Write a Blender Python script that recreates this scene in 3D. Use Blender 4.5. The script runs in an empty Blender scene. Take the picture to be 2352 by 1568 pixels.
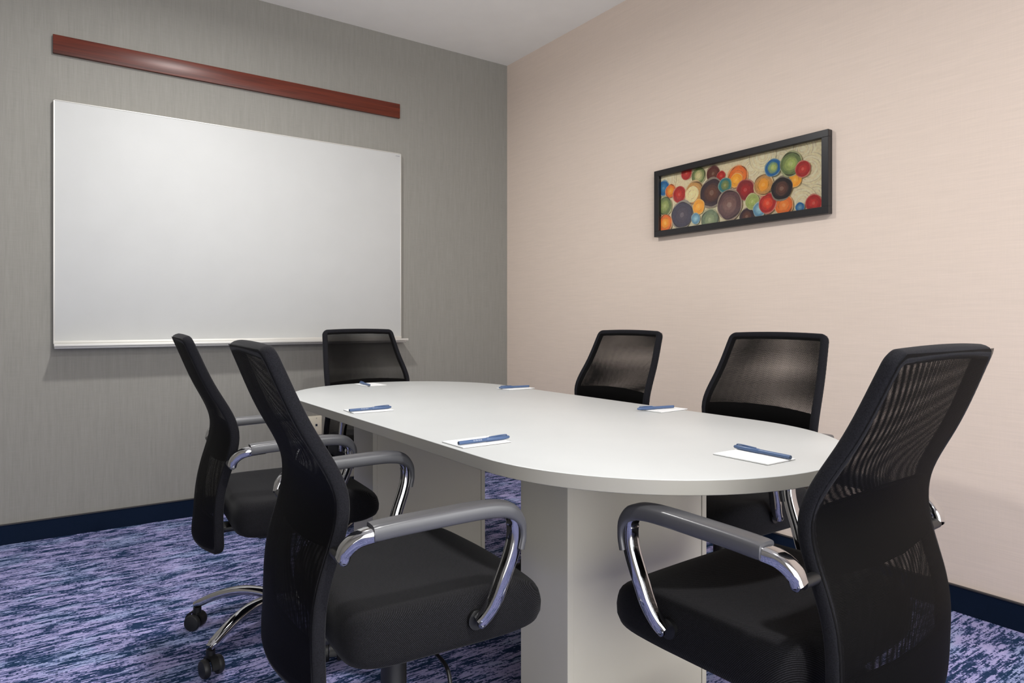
import bpy, bmesh, math, random
from mathutils import Vector, Matrix
random.seed(7)
S = bpy.context.scene
COL = S.collection
PI = math.pi

# ------------------------------------------------------------------ materials
def new_mat(name):
    m = bpy.data.materials.new(name); m.use_nodes = True
    nt = m.node_tree; b = nt.nodes['Principled BSDF']
    return m, nt, b
def N(nt, t, **kw):
    n = nt.nodes.new(t)
    for k, v in kw.items(): setattr(n, k, v)
    return n
def lin(c):
    return tuple(((v/255)/12.92 if v/255 <= .04045 else ((v/255+.055)/1.055)**2.4) for v in c) + (1,)
def simple(name, rgb, rough=.5, metal=0, coat=0, bump=0, bscale=300, spec=.5):
    m, nt, b = new_mat(name)
    b.inputs['Roughness'].default_value = rough
    b.inputs['Metallic'].default_value = metal
    b.inputs['Coat Weight'].default_value = coat
    b.inputs['Specular IOR Level'].default_value = spec
    tc = N(nt, 'ShaderNodeTexCoord'); no = N(nt, 'ShaderNodeTexNoise')
    no.inputs['Scale'].default_value = 6; no.inputs['Detail'].default_value = 3
    nt.links.new(tc.outputs['Object'], no.inputs['Vector'])
    mx = N(nt, 'ShaderNodeMix', data_type='RGBA')
    c = lin(rgb)
    mx.inputs[6].default_value = tuple(v*.96 for v in c[:3])+(1,)
    mx.inputs[7].default_value = tuple(min(1, v*1.04) for v in c[:3])+(1,)
    nt.links.new(no.outputs['Fac'], mx.inputs[0]); nt.links.new(mx.outputs[2], b.inputs['Base Color'])
    if bump:
        n2 = N(nt, 'ShaderNodeTexNoise'); n2.inputs['Scale'].default_value = bscale
        nt.links.new(tc.outputs['Object'], n2.inputs['Vector'])
        bp = N(nt, 'ShaderNodeBump'); bp.inputs['Strength'].default_value = bump; bp.inputs['Distance'].default_value = .001
        nt.links.new(n2.outputs['Fac'], bp.inputs['Height']); nt.links.new(bp.outputs['Normal'], b.inputs['Normal'])
    return m

def wallpaper(name, rgb, along, dark=.86, light=1.1):
    """woven wallpaper; threads stretched along the given axis index"""
    m, nt, b = new_mat(name)
    b.inputs['Roughness'].default_value = .85; b.inputs['Specular IOR Level'].default_value = .25
    tc = N(nt, 'ShaderNodeTexCoord')
    def noise(fine, coarse, detail, ax):
        mp = N(nt, 'ShaderNodeMapping')
        sc = [fine]*3; sc[ax] = coarse; mp.inputs['Scale'].default_value = sc
        nt.links.new(tc.outputs['Object'], mp.inputs['Vector'])
        n = N(nt, 'ShaderNodeTexNoise'); n.inputs['Scale'].default_value = 1; n.inputs['Detail'].default_value = detail
        nt.links.new(mp.outputs['Vector'], n.inputs['Vector']); return n.outputs['Fac']
    other = 0 if along == 2 else 2
    a = noise(260, 9, 3, along); c = noise(60, 3, 2, along)
    hz = noise(230, 14, 2, other if along == 2 else 2)
    if along != 2:
        mp = N(nt, 'ShaderNodeMapping'); mp.inputs['Scale'].default_value = (14, 14, 230)
        a = noise(10, 10, 3, 2)
        # threads run horizontally: fine in z, coarse along the wall
        def hn(zs, s, d):
            mp = N(nt, 'ShaderNodeMapping'); mp.inputs['Scale'].default_value = (s, s, zs)
            nt.links.new(tc.outputs['Object'], mp.inputs['Vector'])
            n = N(nt, 'ShaderNodeTexNoise'); n.inputs['Scale'].default_value = 1; n.inputs['Detail'].default_value = d
            nt.links.new(mp.outputs['Vector'], n.inputs['Vector']); return n.outputs['Fac']
        a = hn(260, 9, 3); c = hn(70, 3, 2); hz = hn(12, 240, 2)
    def mth(op, x, y):
        n = N(nt, 'ShaderNodeMath', operation=op)
        for i, v in enumerate((x, y)):
            if isinstance(v, (int, float)): n.inputs[i].default_value = v
            else: nt.links.new(v, n.inputs[i])
        return n.outputs[0]
    s = mth('ADD', mth('ADD', mth('MULTIPLY', a, .5), mth('MULTIPLY', c, .3)), mth('MULTIPLY', hz, .2))
    mr = N(nt, 'ShaderNodeMapRange'); mr.inputs['From Min'].default_value = .36; mr.inputs['From Max'].default_value = .64
    nt.links.new(s, mr.inputs['Value'])
    mx = N(nt, 'ShaderNodeMix', data_type='RGBA'); col = lin(rgb)
    mx.inputs[6].default_value = tuple(v*dark for v in col[:3])+(1,); mx.inputs[7].default_value = tuple(min(1, v*light) for v in col[:3])+(1,)
    nt.links.new(mr.outputs['Result'], mx.inputs[0]); nt.links.new(mx.outputs[2], b.inputs['Base Color'])
    bp = N(nt, 'ShaderNodeBump'); bp.inputs['Strength'].default_value = .25; bp.inputs['Distance'].default_value = .0006
    nt.links.new(s, bp.inputs['Height']); nt.links.new(bp.outputs['Normal'], b.inputs['Normal'])
    return m

def carpet_mat():
    m, nt, b = new_mat('carpet')
    b.inputs['Roughness'].default_value = .95; b.inputs['Specular IOR Level'].default_value = .1
    tc = N(nt, 'ShaderNodeTexCoord')
    sn = N(nt, 'ShaderNodeVectorMath', operation='SNAP'); sn.inputs[1].default_value = (.006, .0034, .01)
    # wobble rows a little before snapping so tufts are not a perfect grid
    nt.links.new(tc.outputs['Object'], sn.inputs[0])
    def noise(sc, d, dist=0, src=None):
        mp = N(nt, 'ShaderNodeMapping'); mp.inputs['Scale'].default_value = sc
        nt.links.new(src or sn.outputs[0], mp.inputs['Vector'])
        n = N(nt, 'ShaderNodeTexNoise'); n.inputs['Scale'].default_value = 1; n.inputs['Detail'].default_value = d; n.inputs['Distortion'].default_value = dist
        n.inputs['Roughness'].default_value = .62
        nt.links.new(mp.outputs['Vector'], n.inputs['Vector']); return n.outputs['Fac']
    def mth(op, x, y):
        n = N(nt, 'ShaderNodeMath', operation=op)
        for i, v in enumerate((x, y)):
            if isinstance(v, (int, float)): n.inputs[i].default_value = v
            else: nt.links.new(v, n.inputs[i])
        return n.outputs[0]
    st = noise((15, 105, 1), 6, .05)      # thin streaks along X
    pt = noise((6, 24, 1), 5, .1)      # larger patches
    fl = noise((160, 420, 1), 1)         # single tufts
    s = mth('ADD', mth('ADD', mth('MULTIPLY', st, .47), mth('MULTIPLY', pt, .35)), mth('MULTIPLY', fl, .18))
    cr = N(nt, 'ShaderNodeValToRGB'); nt.links.new(s, cr.inputs[0])
    e = cr.color_ramp.elements
    e[0].position = .470; e[0].color = lin((34, 54, 86)); e[1].position = .488; e[1].color = lin((72, 82, 122))
    x = e.new(.503); x.color = lin((112, 116, 162)); x = e.new(.518); x.color = lin((160, 158, 204)); x = e.new(.62); x.color = lin((176, 170, 212))
    # second yarn: some dark areas lean teal
    tn = noise((4, 9, 1), 2)
    hs = N(nt, 'ShaderNodeMix', data_type='RGBA', blend_type='MULTIPLY')
    mr = N(nt, 'ShaderNodeMapRange'); mr.inputs['From Min'].default_value = .5; mr.inputs['From Max'].default_value = .62
    nt.links.new(tn, mr.inputs['Value']); nt.links.new(mr.outputs['Result'], hs.inputs[0])
    nt.links.new(cr.outputs['Color'], hs.inputs[6]); hs.inputs[7].default_value = (.85, 1.03, .97, 1)
    # tuft-level value variation
    fv = noise((300, 700, 1), 0, 0, tc.outputs['Object'])
    mr2 = N(nt, 'ShaderNodeMapRange'); mr2.inputs['To Min'].default_value = .62; mr2.inputs['To Max'].default_value = 1.35
    nt.links.new(fv, mr2.inputs['Value'])
    ml = N(nt, 'ShaderNodeVectorMath', operation='SCALE')
    nt.links.new(hs.outputs[2], ml.inputs[0]); nt.links.new(mr2.outputs['Result'], ml.inputs['Scale'])
    nt.links.new(ml.outputs[0], b.inputs['Base Color'])
    bp = N(nt, 'ShaderNodeBump'); bp.inputs['Strength'].default_value = .6; bp.inputs['Distance'].default_value = .002
    nt.links.new(fv, bp.inputs['Height']); nt.links.new(bp.outputs['Normal'], b.inputs['Normal'])
    return m

def wood_mat():
    m, nt, b = new_mat('mahogany')
    b.inputs['Roughness'].default_value = .36; b.inputs['Specular IOR Level'].default_value = .4; b.inputs['Coat Weight'].default_value = .05; b.inputs['Coat Roughness'].default_value = .3
    tc = N(nt, 'ShaderNodeTexCoord'); mp = N(nt, 'ShaderNodeMapping'); mp.inputs['Scale'].default_value = (1.6, 20, 55)
    nt.links.new(tc.outputs['Object'], mp.inputs['Vector'])
    n = N(nt, 'ShaderNodeTexNoise'); n.inputs['Scale'].default_value = 1; n.inputs['Detail'].default_value = 5; n.inputs['Distortion'].default_value = 1.2
    nt.links.new(mp.outputs['Vector'], n.inputs['Vector'])
    cr = N(nt, 'ShaderNodeValToRGB'); nt.links.new(n.outputs['Fac'], cr.inputs[0])
    e = cr.color_ramp.elements; e[0].position = .3; e[0].color = lin((70, 26, 15)); e[1].position = .7; e[1].color = lin((108, 44, 26))
    nt.links.new(cr.outputs['Color'], b.inputs['Base Color'])
    return m

def twill_mat(name, dark, light, twill=True):
    """black seat cloth with a fine diagonal twill"""
    m, nt, b = new_mat(name)
    b.inputs['Roughness'].default_value = .9; b.inputs['Specular IOR Level'].default_value = .12
    b.inputs['Sheen Weight'].default_value = .05; b.inputs['Sheen Roughness'].default_value = .4
    tc = N(nt, 'ShaderNodeTexCoord')
    mp = N(nt, 'ShaderNodeMapping'); mp.inputs['Rotation'].default_value = (0.5, 0.4, .7)
    nt.links.new(tc.outputs['Object'], mp.inputs['Vector'])
    w = N(nt, 'ShaderNodeTexWave'); w.inputs['Scale'].default_value = 130; w.inputs['Distortion'].default_value = .6; w.inputs['Detail Scale'].default_value = 4
    nt.links.new(mp.outputs['Vector'], w.inputs['Vector'])
    n = N(nt, 'ShaderNodeTexNoise'); n.inputs['Scale'].default_value = 500
    nt.links.new(tc.outputs['Object'], n.inputs['Vector'])
    mm = N(nt, 'ShaderNodeMath', operation='MULTIPLY'); mm.inputs[0].default_value = 1
    if twill: nt.links.new(w.outputs['Fac'], mm.inputs[0])
    nt.links.new(n.outputs['Fac'], mm.inputs[1])
    mx = N(nt, 'ShaderNodeMix', data_type='RGBA'); mx.inputs[6].default_value = lin(dark); mx.inputs[7].default_value = lin(light)
    nt.links.new(mm.outputs[0], mx.inputs[0]); nt.links.new(mx.outputs[2], b.inputs['Base Color'])
    bp = N(nt, 'ShaderNodeBump'); bp.inputs['Strength'].default_value = .4; bp.inputs['Distance'].default_value = .0008
    nt.links.new(mm.outputs[0], bp.inputs['Height']); nt.links.new(bp.outputs['Normal'], b.inputs['Normal'])
    return m

def mesh_mat():
    """open net: square holes, 2.2 mm pitch, in UV metres"""
    m, nt, b = new_mat('net_fabric')
    b.inputs['Roughness'].default_value = .6; b.inputs['Base Color'].default_value = lin((9, 8, 8)); b.inputs['Specular IOR Level'].default_value = .08
    uv = N(nt, 'ShaderNodeUVMap')
    sep = N(nt, 'ShaderNodeSeparateXYZ'); nt.links.new(uv.outputs[0], sep.inputs[0])
    def hole(o, pitch, frac):
        d = N(nt, 'ShaderNodeMath', operation='DIVIDE'); nt.links.new(o, d.inputs[0]); d.inputs[1].default_value = pitch
        f = N(nt, 'ShaderNodeMath', operation='FRACT'); nt.links.new(d.outputs[0], f.inputs[0])
        g = N(nt, 'ShaderNodeMath', operation='LESS_THAN'); nt.links.new(f.outputs[0], g.inputs[0]); g.inputs[1].default_value = frac
        return g.outputs[0]
    h = N(nt, 'ShaderNodeMath', operation='MULTIPLY')
    nt.links.new(hole(sep.outputs[0], .0022, .66), h.inputs[0]); nt.links.new(hole(sep.outputs[1], .0022, .65), h.inputs[1])
    inv = N(nt, 'ShaderNodeMath', operation='SUBTRACT'); inv.inputs[0].default_value = 1; nt.links.new(h.outputs[0], inv.inputs[1])
    nt.links.new(inv.outputs[0], b.inputs['Alpha'])
    return m

def art_mat():
    m, nt, b = new_mat('print')
    b.inputs['Roughness'].default_value = .6
    at = N(nt, 'ShaderNodeAttribute', attribute_name='Col')
    tc = N(nt, 'ShaderNodeTexCoord'); n = N(nt, 'ShaderNodeTexNoise'); n.inputs['Scale'].default_value = 90; n.inputs['Detail'].default_value = 5
    nt.links.new(tc.outputs['Object'], n.inputs['Vector'])
    mr = N(nt, 'ShaderNodeMapRange'); mr.inputs['From Min'].default_value = .3; mr.inputs['From Max'].default_value = .7
    mr.inputs['To Min'].default_value = 1.2; mr.inputs['To Max'].default_value = 1.5
    nt.links.new(n.outputs['Fac'], mr.inputs['Value'])
    v = N(nt, 'ShaderNodeVectorMath', operation='SCALE'); nt.links.new(at.outputs['Color'], v.inputs[0]); nt.links.new(mr.outputs['Result'], v.inputs['Scale'])
    nt.links.new(v.outputs[0], b.inputs['Base Color'])
    return m

def glass_mat():
    m = bpy.data.materials.new('picture_glass'); m.use_nodes = True; nt = m.node_tree; nt.nodes.clear()
    o = N(nt, 'ShaderNodeOutputMaterial'); mx = N(nt, 'ShaderNodeMixShader'); t = N(nt, 'ShaderNodeBsdfTransparent'); g = N(nt, 'ShaderNodeBsdfGlossy')
    g.inputs['Roughness'].default_value = .02
    f = N(nt, 'ShaderNodeFresnel'); f.inputs['IOR'].default_value = 1.45
    nt.links.new(f.outputs[0], mx.inputs[0]); nt.links.new(t.outputs[0], mx.inputs[1]); nt.links.new(g.outputs[0], mx.inputs[2]); nt.links.new(mx.outputs[0], o.inputs[0])
    return m

def emit(name, rgb, s):
    m, nt, b = new_mat(name); b.inputs['Base Color'].default_value = (1, 1, 1, 1)
    b.inputs['Emission Color'].default_value = rgb+(1,); b.inputs['Emission Strength'].default_value = s
    return m

M = dict(
    grey_wall=wallpaper('grey_wallpaper', (139, 137, 131), 2, .92, 1.08),
    beige_wall=wallpaper('beige_wallpaper', (230, 213, 199), 0, .96, 1.03),
    white_wall=simple('painted_wall', (205, 200, 192), .8, bump=.05),
    ceiling=simple('ceiling_paint', (244, 243, 239), .85, bump=.05),
    carpet=carpet_mat(),
    base=simple('carpet_base', (15, 27, 46), .95, bump=.8, bscale=500, spec=.1),
    base_cap=simple('base_edge', (48, 46, 48), .5),
    board=simple('whiteboard_surface', (190, 191, 190), .6),
    board_frame=simple('satin_aluminium', (205, 203, 198), .4, metal=.35),
    wood=wood_mat(),
    frame=simple('black_frame', (30, 28, 30), .35),
    art=art_mat(), glass=glass_mat(),
    table=simple('white_laminate', (188, 190, 189), .4, coat=.0),
    table_edge_shade=simple('white_laminate_shaded', (152, 149, 141), .5),  # same white laminate as the top, darkened to paint in the edge's shade
    ped=simple('pedestal_laminate', (212, 207, 192), .5),
    seat=twill_mat('seat_cloth', (7, 7, 8), (52, 51, 55)),
    rim=twill_mat('rim_cloth', (4, 4, 5), (36, 36, 41), False),
    net=mesh_mat(),
    plastic=simple('black_plastic', (14, 14, 15), .45),
    shell=simple('lumbar_plastic', (5, 5, 5), .9, spec=.1),
    pad=simple('armrest_polyurethane', (74, 74, 77), .3, spec=.7),
    chrome=simple('chrome', (200, 200, 202), .09, metal=1),
    bolt=simple('bolt_steel', (120, 122, 128), .2, metal=1),
    caster=simple('caster_rubber', (26, 26, 27), .5),
    paper=simple('notepaper', (222, 223, 223), .8),
    card=simple('pad_backing', (92, 88, 80), .9),
    print=simple('grey_ink', (150, 150, 154), .8),
    pen=simple('blue_pen_plastic', (70, 92, 128), .35),
    pen_dark=simple('blue_pen_end', (48, 66, 92), .4),
    pen_print=simple('pen_lettering', (188, 194, 204), .5),
    plate=simple('ivory_plate', (226, 219, 200), .35),
    socket=simple('socket_dark', (26, 40, 58), .5),
    trim=simple('light_trim', (235, 235, 235), .4),
    lamp=emit('lamp_diffuser', (1, .97, .92), 14),
)

# ------------------------------------------------------------------ mesh helpers
def link(name, bm, mats, parent=None, smooth=35):
    bmesh.ops.recalc_face_normals(bm, faces=bm.faces)
    me = bpy.data.meshes.new(name); bm.to_mesh(me); bm.free()
    if not isinstance(mats, (list, tuple)): mats = [mats]
    for m in mats: me.materials.append(m)
    if smooth:
        me.polygons.foreach_set('use_smooth', [True]*len(me.polygons)); 
        me.set_sharp_from_angle(angle=math.radians(smooth))
    o = bpy.data.objects.new(name, me); COL.objects.link(o)
    if parent: o.parent = parent
    return o
def empty(name, loc, rz=0):
    o = bpy.data.objects.new(name, None); COL.objects.link(o); o.location = loc; o.rotation_euler = (0, 0, rz)
    o.empty_display_size = .1
    return o
def tag(o, label=None, cat=None, group=None, kind=None):
    for k, v in (('label', label), ('category', cat), ('group', group), ('kind', kind)):
        if v: o[k] = v
    return o
def box(bm, x0, x1, y0, y1, z0, z1, bev=0, mat=0, seg=2):
    r = bmesh.ops.create_cube(bm, size=1)
    vs = r['verts']
    bmesh.ops.scale(bm, vec=(x1-x0, y1-y0, z1-z0), verts=vs)
    bmesh.ops.translate(bm, vec=((x0+x1)/2, (y0+y1)/2, (z0+z1)/2), verts=vs)
    fs = {f for v in vs for f in v.link_faces}
    for f in fs: f.material_index = mat
    if bev:
        es = {e for v in vs for e in v.link_edges}
        bmesh.ops.bevel(bm, geom=list(es), offset=bev, segments=seg, profile=.5, affect='EDGES')
    return vs
def cyl(bm, p, q, r, r2=None, n=20, mat=0, cap=True):
    p = Vector(p); q = Vector(q); d = q-p
    rot = Vector((0, 0, 1)).rotation_difference(d).to_matrix().to_4x4()
    k = bmesh.ops.create_cone(bm, cap_ends=cap, segments=n, radius1=r, radius2=r if r2 is None else r2, depth=d.length,
                              matrix=Matrix.Translation((p+q)/2) @ rot)
    for v in k['verts']:
        for f in v.link_faces: f.material_index = mat
def lathe(bm, prof, n=28, mat=0, M4=None):
    rings = []
    for r, z in prof:
        ring = [bm.verts.new((r*math.cos(2*PI*i/n), r*math.sin(2*PI*i/n), z)) for i in range(n)]; rings.append(ring)
    fs = []
    for a, b in zip(rings, rings[1:]):
        for i in range(n): fs.append(bm.faces.new((a[i], a[(i+1) % n], b[(i+1) % n], b[i])))
    fs.append(bm.faces.new(rings[0][::-1])); fs.append(bm.faces.new(rings[-1]))
    for f in fs: f.material_index = mat
    if M4 is not None: bmesh.ops.transform(bm, matrix=M4, verts=[v for r in rings for v in r])
def catmull(pts, n=8, closed=False):
    P = [Vector(p) for p in pts]; out = []
    m = len(P)
    rng = range(m if closed else m-1)
    for i in rng:
        if closed: a, b, c, d = P[(i-1) % m], P[i], P[(i+1) % m], P[(i+2) % m]
        else:
            b, c = P[i], P[i+1]; a = P[i-1] if i > 0 else b*2-c; d = P[i+2] if i+2 < m else c*2-b
        for k in range(n):
            t = k/n
            out.append(.5*((2*b)+(c-a)*t+(2*a-5*b+4*c-d)*t*t+(3*b-a-3*c+d)*t**3))
    if not closed: out.append(P[-1])
    return out
def sweep(bm, path, secs, up, closed=False, mat=0, n=16, ex=3.2):
    """path: points; secs: (halfwidth along up, halfwidth across) per point or single; superellipse section"""
    up = Vector(up).normalized(); m = len(path); rings = []
    for i, p in enumerate(path):
        if closed: t = path[(i+1) % m]-path[i-1]
        else: t = path[min(i+1, m-1)]-path[max(i-1, 0)]
        t.normalize(); s = t.cross(up).normalized(); u = s.cross(t).normalized()
        hu, hs = secs[i] if isinstance(secs, list) else secs
        ring = []
        for k in range(n):
            a = 2*PI*(k+.5)/n; ca, sa = math.cos(a), math.sin(a)
            x = math.copysign(abs(ca)**(2/ex), ca)*hu; y = math.copysign(abs(sa)**(2/ex), sa)*hs
            ring.append(bm.verts.new(p+u*x+s*y))
        rings.append(ring)
    pr = list(zip(rings, rings[1:]))+([(rings[-1], rings[0])] if closed else [])
    for a, b in pr:
        for k in range(n):
            f = bm.faces.new((a[k], a[(k+1) % n], b[(k+1) % n], b[k])); f.material_index = mat
    if not closed:
        for r in (rings[0][::-1], rings[-1]): bm.faces.new(r).material_index = mat
    return rings
def spline(zk, v, z):
    n = len(zk); h = [zk[i+1]-zk[i] for i in range(n-1)]
    A = [0]*n; C = [0]*n; M2 = [0]*n; c_ = [0]*n; d_ = [0]*n      # natural cubic, Thomas algorithm
    for i in range(1, n-1):
        a = h[i-1]; b = 2*(h[i-1]+h[i]); c = h[i]; r = 6*((v[i+1]-v[i])/h[i]-(v[i]-v[i-1])/h[i-1])
        den = b-a*c_[i-1]; c_[i] = c/den; d_[i] = (r-a*d_[i-1])/den
    for i in range(n-2, 0, -1): M2[i] = d_[i]-c_[i]*M2[i+1]
    i = 0
    while i < n-2 and z > zk[i+1]: i += 1
    d = z-zk[i]
    return v[i]+d*((v[i+1]-v[i])/h[i]-h[i]*(2*M2[i]+M2[i+1])/6)+d*d*M2[i]/2+d**3*(M2[i+1]-M2[i])/(6*h[i])

# ------------------------------------------------------------------ the room
RX0, RY0, H = -4.12, -5.2, 2.867
def slab(name, dims, m, **kw):
    bm = bmesh.new(); box(bm, *dims); return tag(link(name, bm, m, smooth=0, **kw), kind='structure')
slab('floor', (RX0-.1, .1, RY0-.1, .1, -.1, 0), M['carpet'])
slab('ceiling', (RX0-.1, .1, RY0-.1, .1, H, H+.1), M['ceiling'])
slab('wall_back', (RX0, 0, 0, .1, 0, H), M['grey_wall'])
slab('wall_right', (0, .1, RY0, .1, 0, H), M['beige_wall'])
slab('wall_left', (RX0-.1, RX0, RY0, .1, 0, H), M['grey_wall'])
# unseen wall behind the camera; its wide window is added for fill light
WX0, WX1, WZ0, WZ1 = -3.95, -.15, .08, 2.65
bm = bmesh.new()
for d in ((RX0, WX0, 0, H), (WX1, 0, 0, H), (WX0, WX1, 0, WZ0), (WX0, WX1, WZ1, H)): box(bm, d[0], d[1], RY0-.1, RY0, d[2], d[3])
tag(link('wall_front', bm, M['white_wall'], smooth=0), kind='structure')
bm = bmesh.new()
box(bm, WX0, WX1, RY0-.08, RY0-.03, WZ0, WZ0+.05); box(bm, WX0, WX1, RY0-.08, RY0-.03, WZ1-.05, WZ1)
for x in (WX0, WX0+1.183, WX0+2.366, WX1-.05): box(bm, x, x+.05, RY0-.08, RY0-.03, WZ0, WZ1)
win = tag(link('added_fill_window', bm, M['trim'], smooth=0), kind='structure')
bm = bmesh.new(); bm.faces.new([bm.verts.new(v) for v in ((WX0, RY0-.055, WZ0), (WX1, RY0-.055, WZ0), (WX1, RY0-.055, WZ1), (WX0, RY0-.055, WZ1))]); link('fill_window_pane', bm, M['glass'], win, smooth=0)
def baseboard(name, dims, capdims):
    bm = bmesh.new(); box(bm, *dims, mat=0); box(bm, *capdims, mat=1)
    tag(link(name, bm, [M['base'], M['base_cap']], smooth=0), kind='structure')
BH = .096
baseboard('baseboard_back', (RX0, 0, -.010, 0, 0, BH-.004), (RX0, 0, -.013, 0, BH-.004, BH))
baseboard('baseboard_right', (-.010, 0, RY0, -.010, 0, BH-.004), (-.013, 0, RY0, -.013, BH-.004, BH))

# recessed ceiling lights
def ceiling_light(x, y, LE, label):
    r = empty('ceiling_light', (x, y, H)); tag(r, label, 'light', 'recessed ceiling lights')
    bm = bmesh.new(); lathe(bm, [(.105, -.001), (.105, -.006), (.09, -.012), (.083, -.012), (.083, -.001)], 40); link('trim_ring', bm, M['trim'], r)
    bm = bmesh.new(); lathe(bm, [(.082, -.009), (.082, -.0105)], 40); link('diffuser', bm, M['lamp'], r)
    l = bpy.data.lights.new('lamp', 'AREA'); l.shape = 'DISK'; l.size = .17; l.energy = LE; l.color = (1, .985, .965); l.spread = math.radians(170)
    o = bpy.data.objects.new('lamp', l); COL.objects.link(o); o.parent = r; o.location = (0, 0, -.02)
ceiling_light(-2.18, -1.35, 31, 'round white recessed ceiling light nearest the whiteboard wall')
ceiling_light(-2.05, -4.20, 46, 'round white recessed ceiling light at the end away from the whiteboard')

# ------------------------------------------------------------------ whiteboard
wb = empty('whiteboard', (-1.755, 0, .94)); tag(wb, 'large blank glossy whiteboard hung on the grey wall below the wooden rail', 'whiteboard')
W2, HB = .915, 1.175
bm = bmesh.new(); box(bm, -W2+.004, W2-.004, -.030, -.008, .004, HB-.004, .001); link('writing_surface', bm, M['board'], wb)
bm = bmesh.new()
box(bm, -W2, -W2+.006, -.032, -.004, -.003, HB, .001); box(bm, W2-.006, W2, -.032, -.004, -.003, HB, .001)
box(bm, -W2, W2, -.032, -.004, HB-.005, HB, .001); box(bm, -W2, W2, -.036, -.004, -.004, .012, .002)
link('frame', bm, M['board_frame'], wb)
bm = bmesh.new()
box(bm, -W2+.002, W2+.012, -.108, -.004, -.012, -.006, .002); box(bm, -W2+.002, W2+.012, -.111, -.104, -.014, .000, .002)
box(bm, -W2+.003, W2+.011, -.080, -.004, -.026, -.013, .004)
link('pen_tray', bm, M['board_frame'], wb)
bm = bmesh.new()
for i, (a, w) in enumerate(((0, .006), (.008, .004), (.0135, .007), (.022, .004))):
    box(bm, W2-.038+a, W2-.038+a+w, -.0306, -.0299, HB-.022, HB-.017)
link('maker_mark', bm, M['print'], wb, smooth=0)
for z in (.3, .9):
    bm = bmesh.new(); box(bm, -.5, .5, -.008, 0, z, z+.04); link('mounting_rail', bm, M['plastic'], wb)

rail = bmesh.new(); box(rail, -.914, .914, -.020, 0, -.045, .045, .0015)
tag(link('wooden_rail', rail, M['wood']), 'long reddish-brown wooden rail fixed to the grey wall above the whiteboard', 'wall rail').location = (-1.757, 0, 2.3875)

# ------------------------------------------------------------------ picture
PY0, PY1, PZ0, PZ1 = -1.434, -2.405, 1.495, 1.846
pic = empty('framed_picture', (0, (PY0+PY1)/2, PZ0)); tag(pic, 'wide black-framed abstract print of overlapping colourful circles on the beige wall', 'picture')
cy = (PY0+PY1)/2
bm = bmesh.new(); fw_ = .031
hw = (PY0-PY1)/2; hh = PZ1-PZ0
for d in ((-hw, hw, 0, fw_), (-hw, hw, hh-fw_, hh), (-hw, -hw+fw_, fw_-.001, hh-fw_+.001), (hw-fw_, hw, fw_-.001, hh-fw_+.001)):
    box(bm, -.033, -.002, d[0], d[1], d[2], d[3], .002)
link('frame', bm, M['frame'], pic, smooth=0)
PALC = dict(red=(176, 40, 40), red2=(200, 62, 52), red3=(226, 84, 50), grn=(116, 132, 82), grn2=(168, 178, 108), grn3=(178, 190, 112), cream=(214, 204, 150),
    cream2=(232, 220, 172), maroon=(96, 46, 42), brown=(112, 72, 58), blue=(36, 106, 164), blue2=(64, 134, 176), org=(226, 120, 50), org2=(236, 146, 66), yel=(240, 170, 52), yel2=(246, 186, 70),
    tan=(198, 152, 92), tan2=(224, 178, 112), plum=(66, 46, 54), teal=(58, 128, 134), olive=(142, 148, 82), crim=(140, 38, 44), mauve=(104, 74, 76), mauve2=(140, 106, 98), slate=(80, 76, 92),
    slate2=(94, 84, 96), ltb=(112, 156, 180), ltb2=(156, 196, 206), sage=(124, 138, 110), sage2=(156, 166, 128), black=(40, 30, 34))
CIR = [(-1.6369, 1.8031, 0.0319, 'red', 'red2'), (-1.7141, 1.7765, 0.0397, 'grn', 'cream'), (-1.8035, 1.7708, 0.0368, 'maroon', 'brown'), (-1.8504, 1.7502, 0.0234, 'red', 'red2'), (-1.4824, 1.7517, 0.0375, 'blue', 'blue2'), (-1.5314, 1.7284, 0.0328, 'org', 'yel'), (-1.5904, 1.7017, 0.0396, 'red', 'red2'), (-1.6878, 1.695, 0.0547, 'tan', 'tan2'), (-1.6729, 1.6889, 0.0372, 'cream2', 'cream2'), (-1.9456, 1.7292, 0.0513, 'org', 'org2'), (-1.9386, 1.7147, 0.0308, 'yel', 'yel2'), (-1.796, 1.6779, 0.0655, 'plum', 'brown'), (-1.8746, 1.7017, 0.0341, 'teal', 'olive'), (-1.9893, 1.6611, 0.046, 'crim', 'red'), (-1.494, 1.6551, 0.0449, 'grn', 'grn2'), (-1.6097, 1.5937, 0.0652, 'slate', 'slate2'), (-1.7167, 1.6194, 0.0343, 'yel', 'yel2'), (-1.4969, 1.5644, 0.0431, 'org', 'yel'), (-1.6984, 1.5632, 0.026, 'ltb', 'ltb2'), (-1.7859, 1.546, 0.0493, 'sage', 'sage2'), (-1.9009, 1.6035, 0.0658, 'mauve', 'mauve2'), (-1.9983, 1.5351, 0.037, 'plum', 'brown'), (-2.0275, 1.6009, 0.034, 'grn2', 'grn3'), (-2.0649, 1.559, 0.0313, 'ltb', 'ltb2'), (-2.1894, 1.5604, 0.0414, 'org', 'org2'), (-2.1081, 1.5814, 0.0423, 'red', 'red3'), (-2.0866, 1.6681, 0.0456, 'tan', 'yel'), (-2.2437, 1.6637, 0.0291, 'yel', 'yel2'), (-2.1792, 1.636, 0.0489, 'black', 'brown'), (-2.1356, 1.7368, 0.0375, 'blue', 'grn3'), (-2.2238, 1.7367, 0.0494, 'grn', 'grn3'), (-2.2809, 1.704, 0.0331, 'red', 'red2'), (-2.2672, 1.5403, 0.0199, 'blue', 'ltb'), (-2.3305, 1.5492, 0.0348, 'red', 'red2')]
bm = bmesh.new(); cl = bm.loops.layers.float_color.new('Col')
lo, hi, zb_, zt_ = -hw+fw_, hw-fw_, fw_, hh-fw_
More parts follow.
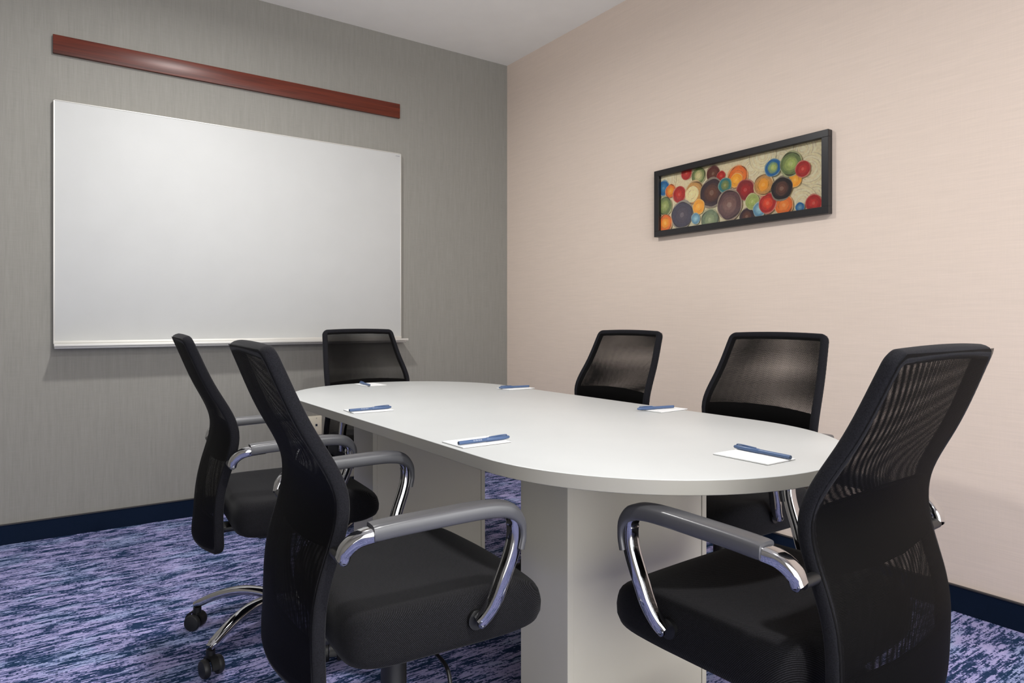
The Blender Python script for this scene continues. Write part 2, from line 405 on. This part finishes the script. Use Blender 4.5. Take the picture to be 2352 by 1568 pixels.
def clip(poly):
    for ax, lim, sg in ((0, lo, 1), (0, hi, -1), (1, zb_, 1), (1, zt_, -1)):
        out = []
        for i in range(len(poly)):
            a, b = poly[i-1], poly[i]; da, db = (a[ax]-lim)*sg, (b[ax]-lim)*sg
            if (da >= 0) != (db >= 0):
                t = da/(da-db); out.append((a[0]+(b[0]-a[0])*t, a[1]+(b[1]-a[1])*t))
            if db >= 0: out.append(b)
        poly = out
        if not poly: return poly
    return poly
layer = [0]
def shape(poly, rgb):
    poly = clip(poly)
    if len(poly) < 3: return
    x = -.010-layer[0]*.00002; layer[0] += 1
    f = bm.faces.new([bm.verts.new((x, p[0], p[1])) for p in poly])
    for l in f.loops: l[cl] = lin(rgb)
def blob(y, z, r, rgb, wob=.04, n=48, sy=1):
    ph = random.random()*6; ph2 = random.random()*6
    shape([(y+r*sy*(1+wob*math.sin(2*a+ph)+wob*.6*math.sin(5*a+ph2))*math.cos(a), z+r*(1+wob*math.sin(2*a+ph)+wob*.6*math.sin(5*a+ph2))*math.sin(a)) for a in [2*PI*i/n for i in range(n)]], rgb)
CRM = (226, 215, 180)
def mixc(a, b, t): return tuple(a[i]*(1-t)+b[i]*t for i in range(3))
shape([(lo, zb_), (hi, zb_), (hi, zt_), (lo, zt_)], CRM)
for y, z in ((-2.173, 1.774), (-2.334, 1.582), (-2.277, 1.793), (-2.019, 1.755), (-2.273, 1.563), (-2.31, 1.70), (-1.50, 1.79), (-2.08, 1.80)):
    for k in range(6):
        r = .07-k*.011; blob(y-cy, z-PZ0, r, (200, 190, 160), .03); blob(y-cy, z-PZ0, r-.0012, (230, 220, 190) if k % 2 else CRM, .03)
for y, z, r, c1, c2 in CIR:
    a, b = PALC[c1], PALC[c2]; y -= cy; z -= PZ0
    dk = mixc(a, (40, 30, 30), .45)
    blob(y, z, r*1.12, mixc(a, CRM, .55)); blob(y, z, r*1.03, dk if c1 in ('grn', 'tan', 'plum', 'black', 'mauve', 'org', 'slate', 'sage') else mixc(a, CRM, .2)); blob(y, z, r*.97, a)
    blob(y+random.uniform(-.1, .1)*r, z, r*.74, mixc(a, b, .35)); blob(y, z, r*.62, mixc(b, (50, 40, 40), .25)); blob(y, z, r*.58, mixc(a, b, .75))
    blob(y+random.uniform(-.08, .08)*r, z, r*.38, b); blob(y, z, r*.2, mixc(b, (255, 245, 220), .2))
link('print', bm, M['art'], pic, smooth=0)
bm = bmesh.new(); f = bm.faces.new([bm.verts.new(v) for v in ((-.018, lo-.003, zb_-.003), (-.018, hi+.003, zb_-.003), (-.018, hi+.003, zt_+.003), (-.018, lo-.003, zt_+.003))])
link('glass', bm, M['glass'], pic, smooth=0)
bm = bmesh.new(); box(bm, -.009, -.001, -hw+.01, hw-.01, .01, hh-.01); link('backing_board', bm, M['plastic'], pic, smooth=0)

# ------------------------------------------------------------------ wall outlet
ol = empty('wall_outlet', (-1.405, 0, .428)); tag(ol, 'ivory double wall plate with a small dark socket, low on the grey wall', 'wall outlet')
bm = bmesh.new(); box(bm, -.058, .058, -.009, 0, -.057, .057, .003); link('cover_plate', bm, M['plate'], ol)
bm = bmesh.new(); box(bm, .019, .031, -.0105, -.008, -.004, .009, .001); link('socket', bm, M['socket'], ol)
for z in (.044, -.044):
    bm = bmesh.new(); cyl(bm, (.025, -.0105, z), (.025, -.008, z), .003); link('screw', bm, M['board_frame'], ol)

# ------------------------------------------------------------------ conference table
TX, TY, TH, HWT, HLT = -1.436, -2.037, .75, .484, 1.152
tb = empty('conference_table', (TX, TY, 0)); tag(tb, 'long white racetrack-shaped conference table on two box pedestals', 'table')
def stadium(hw, hl, n=40):
    P = []
    for s, a0 in ((1, 0), (-1, PI)):
        for i in range(n+1):
            a = a0+PI*i/n; P.append((hw*math.cos(a), hw*math.sin(a)+s*(hl-hw)))
    return P
bm = bmesh.new()
prof = [(0.0012, .7205, 1), (0, .7215, 1), (0, .7487, 1), (.0006, .7495, 1), (.0016, .75, 0)]
rings = []
for ins, z, m in prof: rings.append([bm.verts.new((x, y, z)) for x, y in stadium(HWT-ins, HLT-ins)])
for k in range(len(rings)-1):
    a, b = rings[k], rings[k+1]
    for i in range(len(a)):
        f = bm.faces.new((a[i], a[(i+1) % len(a)], b[(i+1) % len(a)], b[i])); f.material_index = 1 if k < 2 else 0
bm.faces.new(rings[0][::-1]).material_index = 1; bm.faces.new(rings[-1]).material_index = 0
link('tabletop', bm, [M['table'], M['table_edge_shade']], tb, smooth=30)
for y0, y1 in ((-.673, -.483), (.475, .665)):
    bm = bmesh.new()
    box(bm, -.251, -.233, y0, y1, .0, .721, .0008); box(bm, .233, .251, y0, y1, .0, .721, .0008)
    box(bm, -.232, .232, y0+.002, y0+.02, .0, .721, .0008); box(bm, -.232, .232, y1-.02, y1-.002, .0, .721, .0008)
    box(bm, -.23, .23, y0+.01, y1-.01, .70, .720)
    link('pedestal', bm, M['ped'], tb, smooth=0)

# ------------------------------------------------------------------ mesh-back chair
ZK = [.28, .34, .41, .49, .56, .64, .73, .84, .94]
XK = [-.135, -.190, -.206, -.208, -.199, -.176, -.169, -.222, -.268]
WK = [.222, .226, .227, .226, .222, .225, .236, .222, .2065]
BK = [.055, .050, .036, .026, .020, .018, .020, .014, .008]
ZT, ZB, TK = 1.002, .362, .027
def bx_(z): return spline(ZK, XK, z)
def bw_(z): return spline(ZK, WK, z)
def bb_(z): return spline(ZK, BK, z)
def backpt(u, z, off):                       # u in -1..1 across, off back from the front face
    return Vector((bx_(z)-off-bb_(z)*(1-u*u), u*bw_(z), z))
def outline(off, ins):
    """closed loop round the backrest: up the left side, across the top, down, across the bottom"""
    pts = []
    zt, zb = ZT-ins, ZB+ins
    def P(u, z, ins_=ins):
        w = bw_(z); return backpt(u*(w-ins_)/w, z, off)
    r = .014; rb = .02
    zs = [zb+rb+(zt-r-zb-rb)*i/34 for i in range(35)]
    side = [P(1, z) for z in zs]
    def corner(zc, rr, sgn, up):
        out = []
        for k in range(1, 7):
            a = k/7*PI/2; w = bw_(zc)
            uu = (w-ins-rr+rr*math.cos(a))/(w-ins)
            out.append(P(sgn*uu, zc+up*rr*math.sin(a)))
        return out
    pts += side+corner(zt-r, r, 1, 1)
    wt = bw_(zt)-ins
    pts += [P(1-(r/wt)-(2-2*r/wt)*k/16, zt+.004*(1-(1-k/8)**2)) for k in range(17)]
    pts += corner(zt-r, r, -1, 1)[::-1]+[P(-1, z) for z in zs[::-1]]+corner(zb+rb, rb, -1, -1)
    wb_ = bw_(zb)-ins
    pts += [P(-(1-rb/wb_)+(2-2*rb/wb_)*k/16, zb-.006*(1-(1-k/8)**2)) for k in range(17)]
    pts += corner(zb+rb, rb, 1, -1)[::-1]
    return pts
def net(bm, off, z0, z1, ins, uvl, nz=60, nu=14):
    rows = []; arc = 0; prev = None
    for i in range(nz+1):
        z = z0+(z1-z0)*i/nz; w = bw_(z); row = []
        um = (w-ins)/w
        if z > ZT-.0275: um -= (.0275-math.sqrt(max(0, .0275**2-(z-ZT+.0275)**2)))/w
        if z < ZB+.0335: um -= (.0335-math.sqrt(max(0, .0335**2-(ZB+.0335-z)**2)))/w
        p = Vector((bx_(z), 0, z)); arc += (p-prev).length if prev else 0; prev = p
        for k in range(nu+1):
            u = -um+2*um*k/nu; row.append((bm.verts.new(backpt(u, z, off)), (u*w, arc)))
        rows.append(row)
    for a, b in zip(rows, rows[1:]):
        for k in range(nu):
            q = (a[k], a[k+1], b[k+1], b[k]); f = bm.faces.new([v[0] for v in q])
            for l, v in zip(f.loops, q): l[uvl].uv = v[1]
def net_obj(off, par, ins=.010):
    bm = bmesh.new(); uvl = bm.loops.layers.uv.new('UVMap')
    net(bm, off, ZB+.008, ZT-.006, ins, uvl); net(bm, off+.0003, ZB+.008, ZT-.006, ins, uvl)
    return link('mesh_panel', bm, M['net'], par, smooth=60)

def make_chair():
    r = empty('office_chair', (0, 0, 0))
    # backrest
    bm = bmesh.new()
    mid = outline(TK/2, .012)
    m = len(mid); rings = []
    n = 14
    cen = Vector((-.2, 0, .68))
    for i, p in enumerate(mid):
        t = (mid[(i+1) % m]-mid[i-1]).normalized()
        z = min(max(p.z, .36), 1.0); dx = (bx_(z+.005)-bx_(z-.005))/.01
        nf = Vector((1, 0, -dx)).normalized()              # out of the face, forward
        s = t.cross(nf).normalized(); nf = s.cross(t).normalized()
        ring = []
        for k in range(n):
            a = 2*PI*(k+.5)/n; ca, sa = math.cos(a), math.sin(a); ex = 2.6
            ring.append(bm.verts.new(p+nf*math.copysign(abs(ca)**(2/ex), ca)*TK/2+s*math.copysign(abs(sa)**(2/ex), sa)*.0125))
        rings.append(ring)
    for i in range(m):
        a, b = rings[i], rings[(i+1) % m]
        for k in range(n): bm.faces.new((a[k], a[(k+1) % n], b[(k+1) % n], b[k]))
    back = link('backrest_frame', bm, M['rim'], r, smooth=60)
    net_obj(.001, back); net_obj(TK+.0004, back, .0035)
    # lumbar band and lower shell, inside the two nets
    def plate(z0, z1, off, th, nz=10, nu=14, ins=.02, arch=0):
        bm = bmesh.new(); G = []
        for o in (off, off+th):
            g = []
            for i in range(nz+1):
                row = []
                for k in range(nu+1):
                    u = -1+2*k/nu; z = z0+(z1-z0)*i/nz+arch*(1-u*u)*(1-2*i/nz)
                    w = bw_(z); row.append(bm.verts.new(backpt(u*(w-ins)/w, z, o)))
                g.append(row)
            G.append(g)
        A, B = G
        for g in G:
            for a, b in zip(g, g[1:]):
                for k in range(nu): bm.faces.new((a[k], a[k+1], b[k+1], b[k]))
        for k in range(nu):
            bm.faces.new((A[0][k], A[0][k+1], B[0][k+1], B[0][k])); bm.faces.new((A[-1][k], A[-1][k+1], B[-1][k+1], B[-1][k]))
        for i in range(nz):
            bm.faces.new((A[i][0], A[i+1][0], B[i+1][0], B[i][0])); bm.faces.new((A[i][-1], A[i+1][-1], B[i+1][-1], B[i][-1]))
        return bm
    link('lumbar_support', plate(.632, .738, .011, .012, arch=-.012), M['shell'], back, smooth=40)
    link('lower_shell', plate(.372, .465, .011, .012), M['shell'], back, smooth=40)
    # seat
    bm = bmesh.new()
    def seat_out(ins, n=64):
        P = []; x0, x1, y = -.178, .298, .252; rr = .10; rk = .05
        cx, cyy = (x0+x1)/2, 0
        for i in range(n):
            a = 2*PI*(i+.5)/n; ca, sa = math.cos(a), math.sin(a); ex = 8 if ca < 0 else 3.6
            hx = (x1-x0)/2-ins; hy = y-ins
            X = cx+math.copysign(abs(ca)**(2/ex), ca)*hx; Y = math.copysign(abs(sa)**(2/ex), sa)*hy
            P.append((X, Y))
        return P
    def ss(t): t = max(0, min(1, t)); return t*t*(3-2*t)
    prof = [(.045, .398), (.018, .400), (.006, .408), (.001, .424), (.0, .455), (.002, .478), (.005, .492), (.011, .5005), (.020, .5045), (.040, .5045), (.075, .5015), (.12, .499), (.17, .497), (.215, .496)]
    rings = []
    for j, (ins, z) in enumerate(prof):
        ring = []
        for X, Y in seat_out(ins):
            f = ss((X-.13)/.17); top = ss((z-.40)/.1)
            zz = z-.046*f*f*top-.004*f*(1-top)
            zz -= .006*top*ss((-X-.02)/.16)*0
            ring.append(bm.verts.new((X+.006*f*(1-abs(2*(z-.45)/.1))*0, Y, zz)))
        rings.append(ring)
    for a, b in zip(rings, rings[1:]):
        for i in range(len(a)): bm.faces.new((a[i], a[(i+1) % len(a)], b[(i+1) % len(a)], b[i]))
    bm.faces.new(rings[0][::-1]); bm.faces.new(rings[-1])
    seat = link('seat', bm, M['seat'], r, smooth=60)
    # underside
    bm = bmesh.new(); box(bm, -.10, .17, -.16, .16, .392, .410, .006); box(bm, -.09, .09, -.075, .075, .345, .39, .01)
    box(bm, -.205, -.05, -.035, .035, .372, .39, .005); pan = link('seat_mechanism', bm, M['plastic'], r)
    bm = bmesh.new(); pth = catmull([(.02, -.07, .365), (.03, -.15, .362), (.035, -.205, .352), (.03, -.235, .325), (.03, -.245, .300)], 5)
    sweep(bm, pth, (.0042, .0042), (1, 0, 0), n=10, ex=2); link('height_lever', bm, M['plastic'], pan)
    # column, hub
    bm = bmesh.new(); lathe(bm, [(.031, .115), (.031, .20), (.029, .205), (.0285, .345)], 28); link('gas_column', bm, M['plastic'], r)
    bm = bmesh.new(); lathe(bm, [(.030, .085), (.042, .09), (.046, .11), (.044, .145), (.033, .155), (.030, .156)], 28); link('base_hub', bm, M['chrome'], r)
    for k in range(5):
        a = 2*PI*k/5+BASE; ca, sa = math.cos(a), math.sin(a)
        bm = bmesh.new()
        prof2 = [(.03, .122), (.08, .134), (.14, .136), (.20, .124), (.25, .106), (.285, .090), (.305, .082)]
        pth = catmull([(x*ca, x*sa, z) for x, z in prof2], 4)
        nn = len(pth)
        sweep(bm, pth, [(.015-.003*i/nn, .021-.005*i/nn) if i < nn-3 else (.010, .013) for i in range(nn)], (0, 0, 1), n=16, ex=2.6)
        link('base_leg', bm, M['chrome'], r, smooth=50)
        # caster
        bm = bmesh.new(); T = Matrix.Translation((.298*ca, .298*sa, 0)) @ Matrix.Rotation(a+.5+k*1.3, 4, 'Z')
        cyl(bm, (0, 0, .05), (0, 0, .074), .013, n=14)
        for s in range(9):
            pass
        # hood: half round shell over the wheels
        ar = [(-.034*math.cos(t), .027+.034*math.sin(t)) for t in [PI*i/12 for i in range(13)]]
        inn = [(-.028*math.cos(t), .027+.028*math.sin(t)) for t in [PI*i/12 for i in range(13)]]
        V = []
        for y in (-.011, .011):
            V.append([bm.verts.new((x-.006, y, z)) for x, z in ar]+[bm.verts.new((x-.006, y, z)) for x, z in inn[::-1]])
        A, B = V; L = len(A)
        for i in range(L): bm.faces.new((A[i], A[(i+1) % L], B[(i+1) % L], B[i]))
        for W in V:
            for i in range(12): bm.faces.new((W[i], W[i+1], W[L-2-i], W[L-1-i]))
        bmesh.ops.transform(bm, matrix=T, verts=bm.verts)
        cs = link('caster', bm, M['plastic'], r, smooth=40)
        for sg in (-1, 1):
            bm = bmesh.new(); lathe(bm, [(.018, -.010), (.0255, -.009), (.027, -.006), (.027, .003), (.024, .008), (.013, .0105), (.006, .011)], 24,
                                    M4=T @ Matrix.Translation((-.006, sg*.0215, .027)) @ Matrix.Rotation(-sg*PI/2, 4, 'X'))
            link('wheel', bm, M['caster'], cs, smooth=40)
    # armrests
    for sg in (-1, 1):
        yp = .288*sg
        pts = [(-.196, .270*sg, .630), (-.190, .274*sg, .648), (-.172, .281*sg, .664), (-.148, yp, .671), (-.10, yp, .674), (-.03, yp, .676), (.05, yp, .678), (.10, yp, .676),
               (.128, yp, .668), (.142, yp, .648), (.143, yp, .618), (.135, .287*sg, .585), (.118, .284*sg, .540), (.104, .279*sg, .500), (.090, .273*sg, .474), (.076, .268*sg, .458)]
        path = catmull(pts, 5); nn = len(path); secs = []
        for i, p in enumerate(path):
            q = i/5
            if q < 4: secs.append((.0175, .0105+.003*min(1, q/2.5)) if q > .6 else (.0155, .0115))
            elif q < 9: secs.append((.016, .010))
            elif q < 13: secs.append((.0155, .0135))
            else: secs.append((.0145-.002*(q-13)/2, .0135-.001*(q-13)/2))
        bm = bmesh.new(); sweep(bm, path, secs, (0, 1, 0), n=20, ex=3.4)
        arm = link('armrest', bm, M['chrome'], r, smooth=50)
        # soft pad: runs over the top and wraps down the outer bend
        pp = [(-.150, yp, .6755), (-.10, yp, .6785), (-.03, yp, .681), (.05, yp, .683), (.098, yp, .6815), (.130, yp, .674), (.151, yp, .652), (.156, yp, .625), (.151, yp, .598)]
        path = catmull(pp, 6); nn = len(path)
        sec = []
        for i in range(nn):
            q = i/6; w = .0225; t = .0155
            if q > 5: t = .0155-.009*min(1, (q-5)/1.6)
            if q > 5: w = .0225-.003*min(1, (q-5)/2)
            if q < .15: w *= .96; t *= .94
            sec.append((w, t))
        bm = bmesh.new(); sweep(bm, path, sec, (0, 1, 0), n=24, ex=4.2); link('arm_pad', bm, M['pad'], arm, smooth=50)
        for (x, z, y0, y1) in ((-.196, .630, .222, .262), (.076, .458, .245, .260)):
            bm = bmesh.new(); cyl(bm, (x, y0*sg, z), (x, y1*sg, z), .010 if x < 0 else .019, n=20); link('arm_mount', bm, M['plastic'], arm)
        for (x, z, y) in ((-.196, .630, .283), (.076, .458, .2795)):
            bm = bmesh.new()
            lathe(bm, [(.0085, -.004), (.0085, .0005), (.0068, .0022), (.0045, .0022), (.0040, -.001)], 20, M4=Matrix.Translation((x, y*sg, z)) @ Matrix.Rotation(-sg*PI/2, 4, 'X'))
            link('bolt', bm, M['bolt'], arm, smooth=30)
    return r
def copy_tree(o, parent=None):
    c = o.copy(); COL.objects.link(c)
    if parent: c.parent = parent
    for ch in [x for x in S.objects if x.parent == o]: copy_tree(ch, c)
    return c
BASE = math.radians(0)
chairs = [  # x, y, heading, base turn, label
    (-2.047, -1.640, -3.9, 0, 'black mesh-back swivel chair left of the table, the one farther from the camera'),
    (-2.060, -2.551, -4.3, 0, 'black mesh-back swivel chair in the left foreground, its back and right armrest towards us'),
    (-1.320, -.867, -86, 0, 'black mesh-back swivel chair at the far end of the table below the whiteboard'),
    (-.803, -1.718, 180, 0, 'black mesh-back swivel chair by the beige wall, farther of the two right of the table'),
    (-.819, -2.479, 179, 0, 'black mesh-back swivel chair by the beige wall, nearer of the two right of the table'),
    (-1.464, -3.118, 92.7, 0, 'black mesh-back swivel chair at the near end of the table, in the right foreground'),
]
proto = make_chair()
made = []
for i, (x, y, h, b, lab) in enumerate(chairs):
    o = proto if i == 0 else copy_tree(proto)
    made.append(o)
for o, (x, y, h, b, lab) in zip(made, chairs):
    o.location = (x, y, 0); o.rotation_euler = (0, 0, math.radians(h))
    tag(o, lab, 'chair', 'mesh-back chairs around the table')

# ------------------------------------------------------------------ notepads and pens
def make_pad():
    r = empty('notepad', (0, 0, 0))
    bm = bmesh.new(); box(bm, -.0685, .0685, -.0490, .0490, .0007, .0030, .0002); link('sheets', bm, M['paper'], r, smooth=0)
    bm = bmesh.new(); box(bm, -.0685, .0685, -.0490, .0490, 0, .0008); link('backing', bm, M['card'], r, smooth=0)
    bm = bmesh.new()
    for a, w in ((-.060, .006), (-.0525, .004), (-.047, .008)): box(bm, -.062, -.0595, a+.012, a+w+.012, .0030, .00305)
    link('printed_line', bm, M['print'], r, smooth=0)
    return r
def make_pen():
    r = empty('pen', (0, 0, 0)); T = Matrix.Rotation(PI/2, 4, 'Y')
    bm = bmesh.new(); lathe(bm, [(.0028, -.074), (.0042, -.0735), (.0045, -.070), (.0046, .010)], 18, M4=T); link('barrel', bm, M['pen'], r)
    bm = bmesh.new(); lathe(bm, [(.0047, .005), (.0053, .006), (.0054, .045), (.0050, .062), (.0036, .072), (.0015, .0745)], 18, M4=T); cap = link('cap', bm, M['pen'], r)
    bm = bmesh.new(); pth = catmull([(.066, 0, .005), (.062, 0, .0068), (.040, 0, .0066), (.014, 0, .0055)], 4); sweep(bm, pth, (.0012, .0022), (0, 0, 1), n=8); link('clip', bm, M['pen'], cap)
    bm = bmesh.new(); lathe(bm, [(.0044, -.0738), (.0040, -.0746), (.0025, -.0748)], 18, M4=T); link('end_plug', bm, M['pen_dark'], r)
    bm = bmesh.new()
    for k, w in enumerate((.0016, .0012, .002, .0012, .0018, .0014, .0018)):
        x = -.034+k*.0036
        for a0 in (.1, .42, .74):
            q = [(x, a0), (x+w, a0), (x+w, a0+.2), (x, a0+.2)]
            bm.faces.new([bm.verts.new((X, -.00468*math.cos(a), .00468*math.sin(a))) for X, a in q])
    link('lettering', bm, M['pen_print'], r, smooth=0)
    return r
spots = [  # pad x, y, angle; pen ends (clip end first)
    ((-1.438, -3.040, 90), (-1.402, -2.963), (-1.411, -3.112), 'in front of the right foreground chair'),
    ((-1.838, -2.545, 180+1), (-1.754, -2.564), (-1.902, -2.568), 'in front of the left foreground chair'),
    ((-1.006, -2.385, 3), (-1.105, -2.369), (-.965, -2.392), 'before the nearer chair by the beige wall'),
    ((-1.823, -1.845, 180-2), (-1.749, -1.859), (-1.896, -1.863), 'before the farther chair left of the table'),
    ((-1.005, -1.530, 3), (-1.084, -1.521), (-.943, -1.539), 'before the farther chair by the beige wall'),
    ((-1.462, -1.005, -88), (-1.487, -.945), (-1.501, -1.090), 'before the far-end chair below the whiteboard'),
]
PENUP = (PI/2*0)
pads = [make_pad()]; pens = [make_pen()]
for i in range(1, 6): pads.append(copy_tree(pads[0])); pens.append(copy_tree(pens[0]))
for (pp, a, b, lab), pd, pn in zip(spots, pads, pens):
    pd.location = (pp[0], pp[1], TH+.0002); pd.rotation_euler = (0, 0, math.radians(pp[2]))
    tag(pd, 'white notepad ' + lab, 'notepad', 'notepads on the table')
    ax, ay = a; bx, by = b
    pn.location = ((ax+bx)/2, (ay+by)/2, TH+.0030+.0056); pn.rotation_euler = (0, 0, math.atan2(ay-by, ax-bx))
    tag(pn, 'blue pen on the notepad ' + lab, 'pen', 'pens on the notepads')

# ------------------------------------------------------------------ camera, world, view
cam = bpy.data.cameras.new('camera'); co = bpy.data.objects.new('camera', cam); COL.objects.link(co)
cam.sensor_width = 36; cam.lens = 1536.57/2352*36; cam.shift_y = -(784-738.19)/2352; cam.clip_start = .05
co.location = (-2.7001, -3.9328, 1.045); co.rotation_euler = (PI/2, 0, -.6089)
S.camera = co
pl = bpy.data.lights.new('fill_window_portal', 'AREA'); pl.shape = 'RECTANGLE'; pl.size = 3.75; pl.size_y = 2.5; pl.cycles.is_portal = True  # guides world light through the added fill window
po = bpy.data.objects.new('fill_window_portal', pl); COL.objects.link(po); po.location = ((WX0+WX1)/2, RY0-.02, (WZ0+WZ1)/2); po.rotation_euler = (PI/2, 0, 0)
w = bpy.data.worlds.new('world'); S.world = w; w.use_nodes = True
w.node_tree.nodes['Background'].inputs[0].default_value = (1, 1, 1, 1); w.node_tree.nodes['Background'].inputs[1].default_value = 3.9
S.view_settings.view_transform = 'Standard'; S.view_settings.look = 'None'; S.view_settings.gamma = 1
S.view_settings.exposure = 0.25
S.cycles.max_bounces = 12; S.cycles.diffuse_bounces = 6; S.cycles.glossy_bounces = 4; S.cycles.transparent_max_bounces = 32
S.cycles.use_denoising = True
S.cycles.sample_clamp_indirect = 6
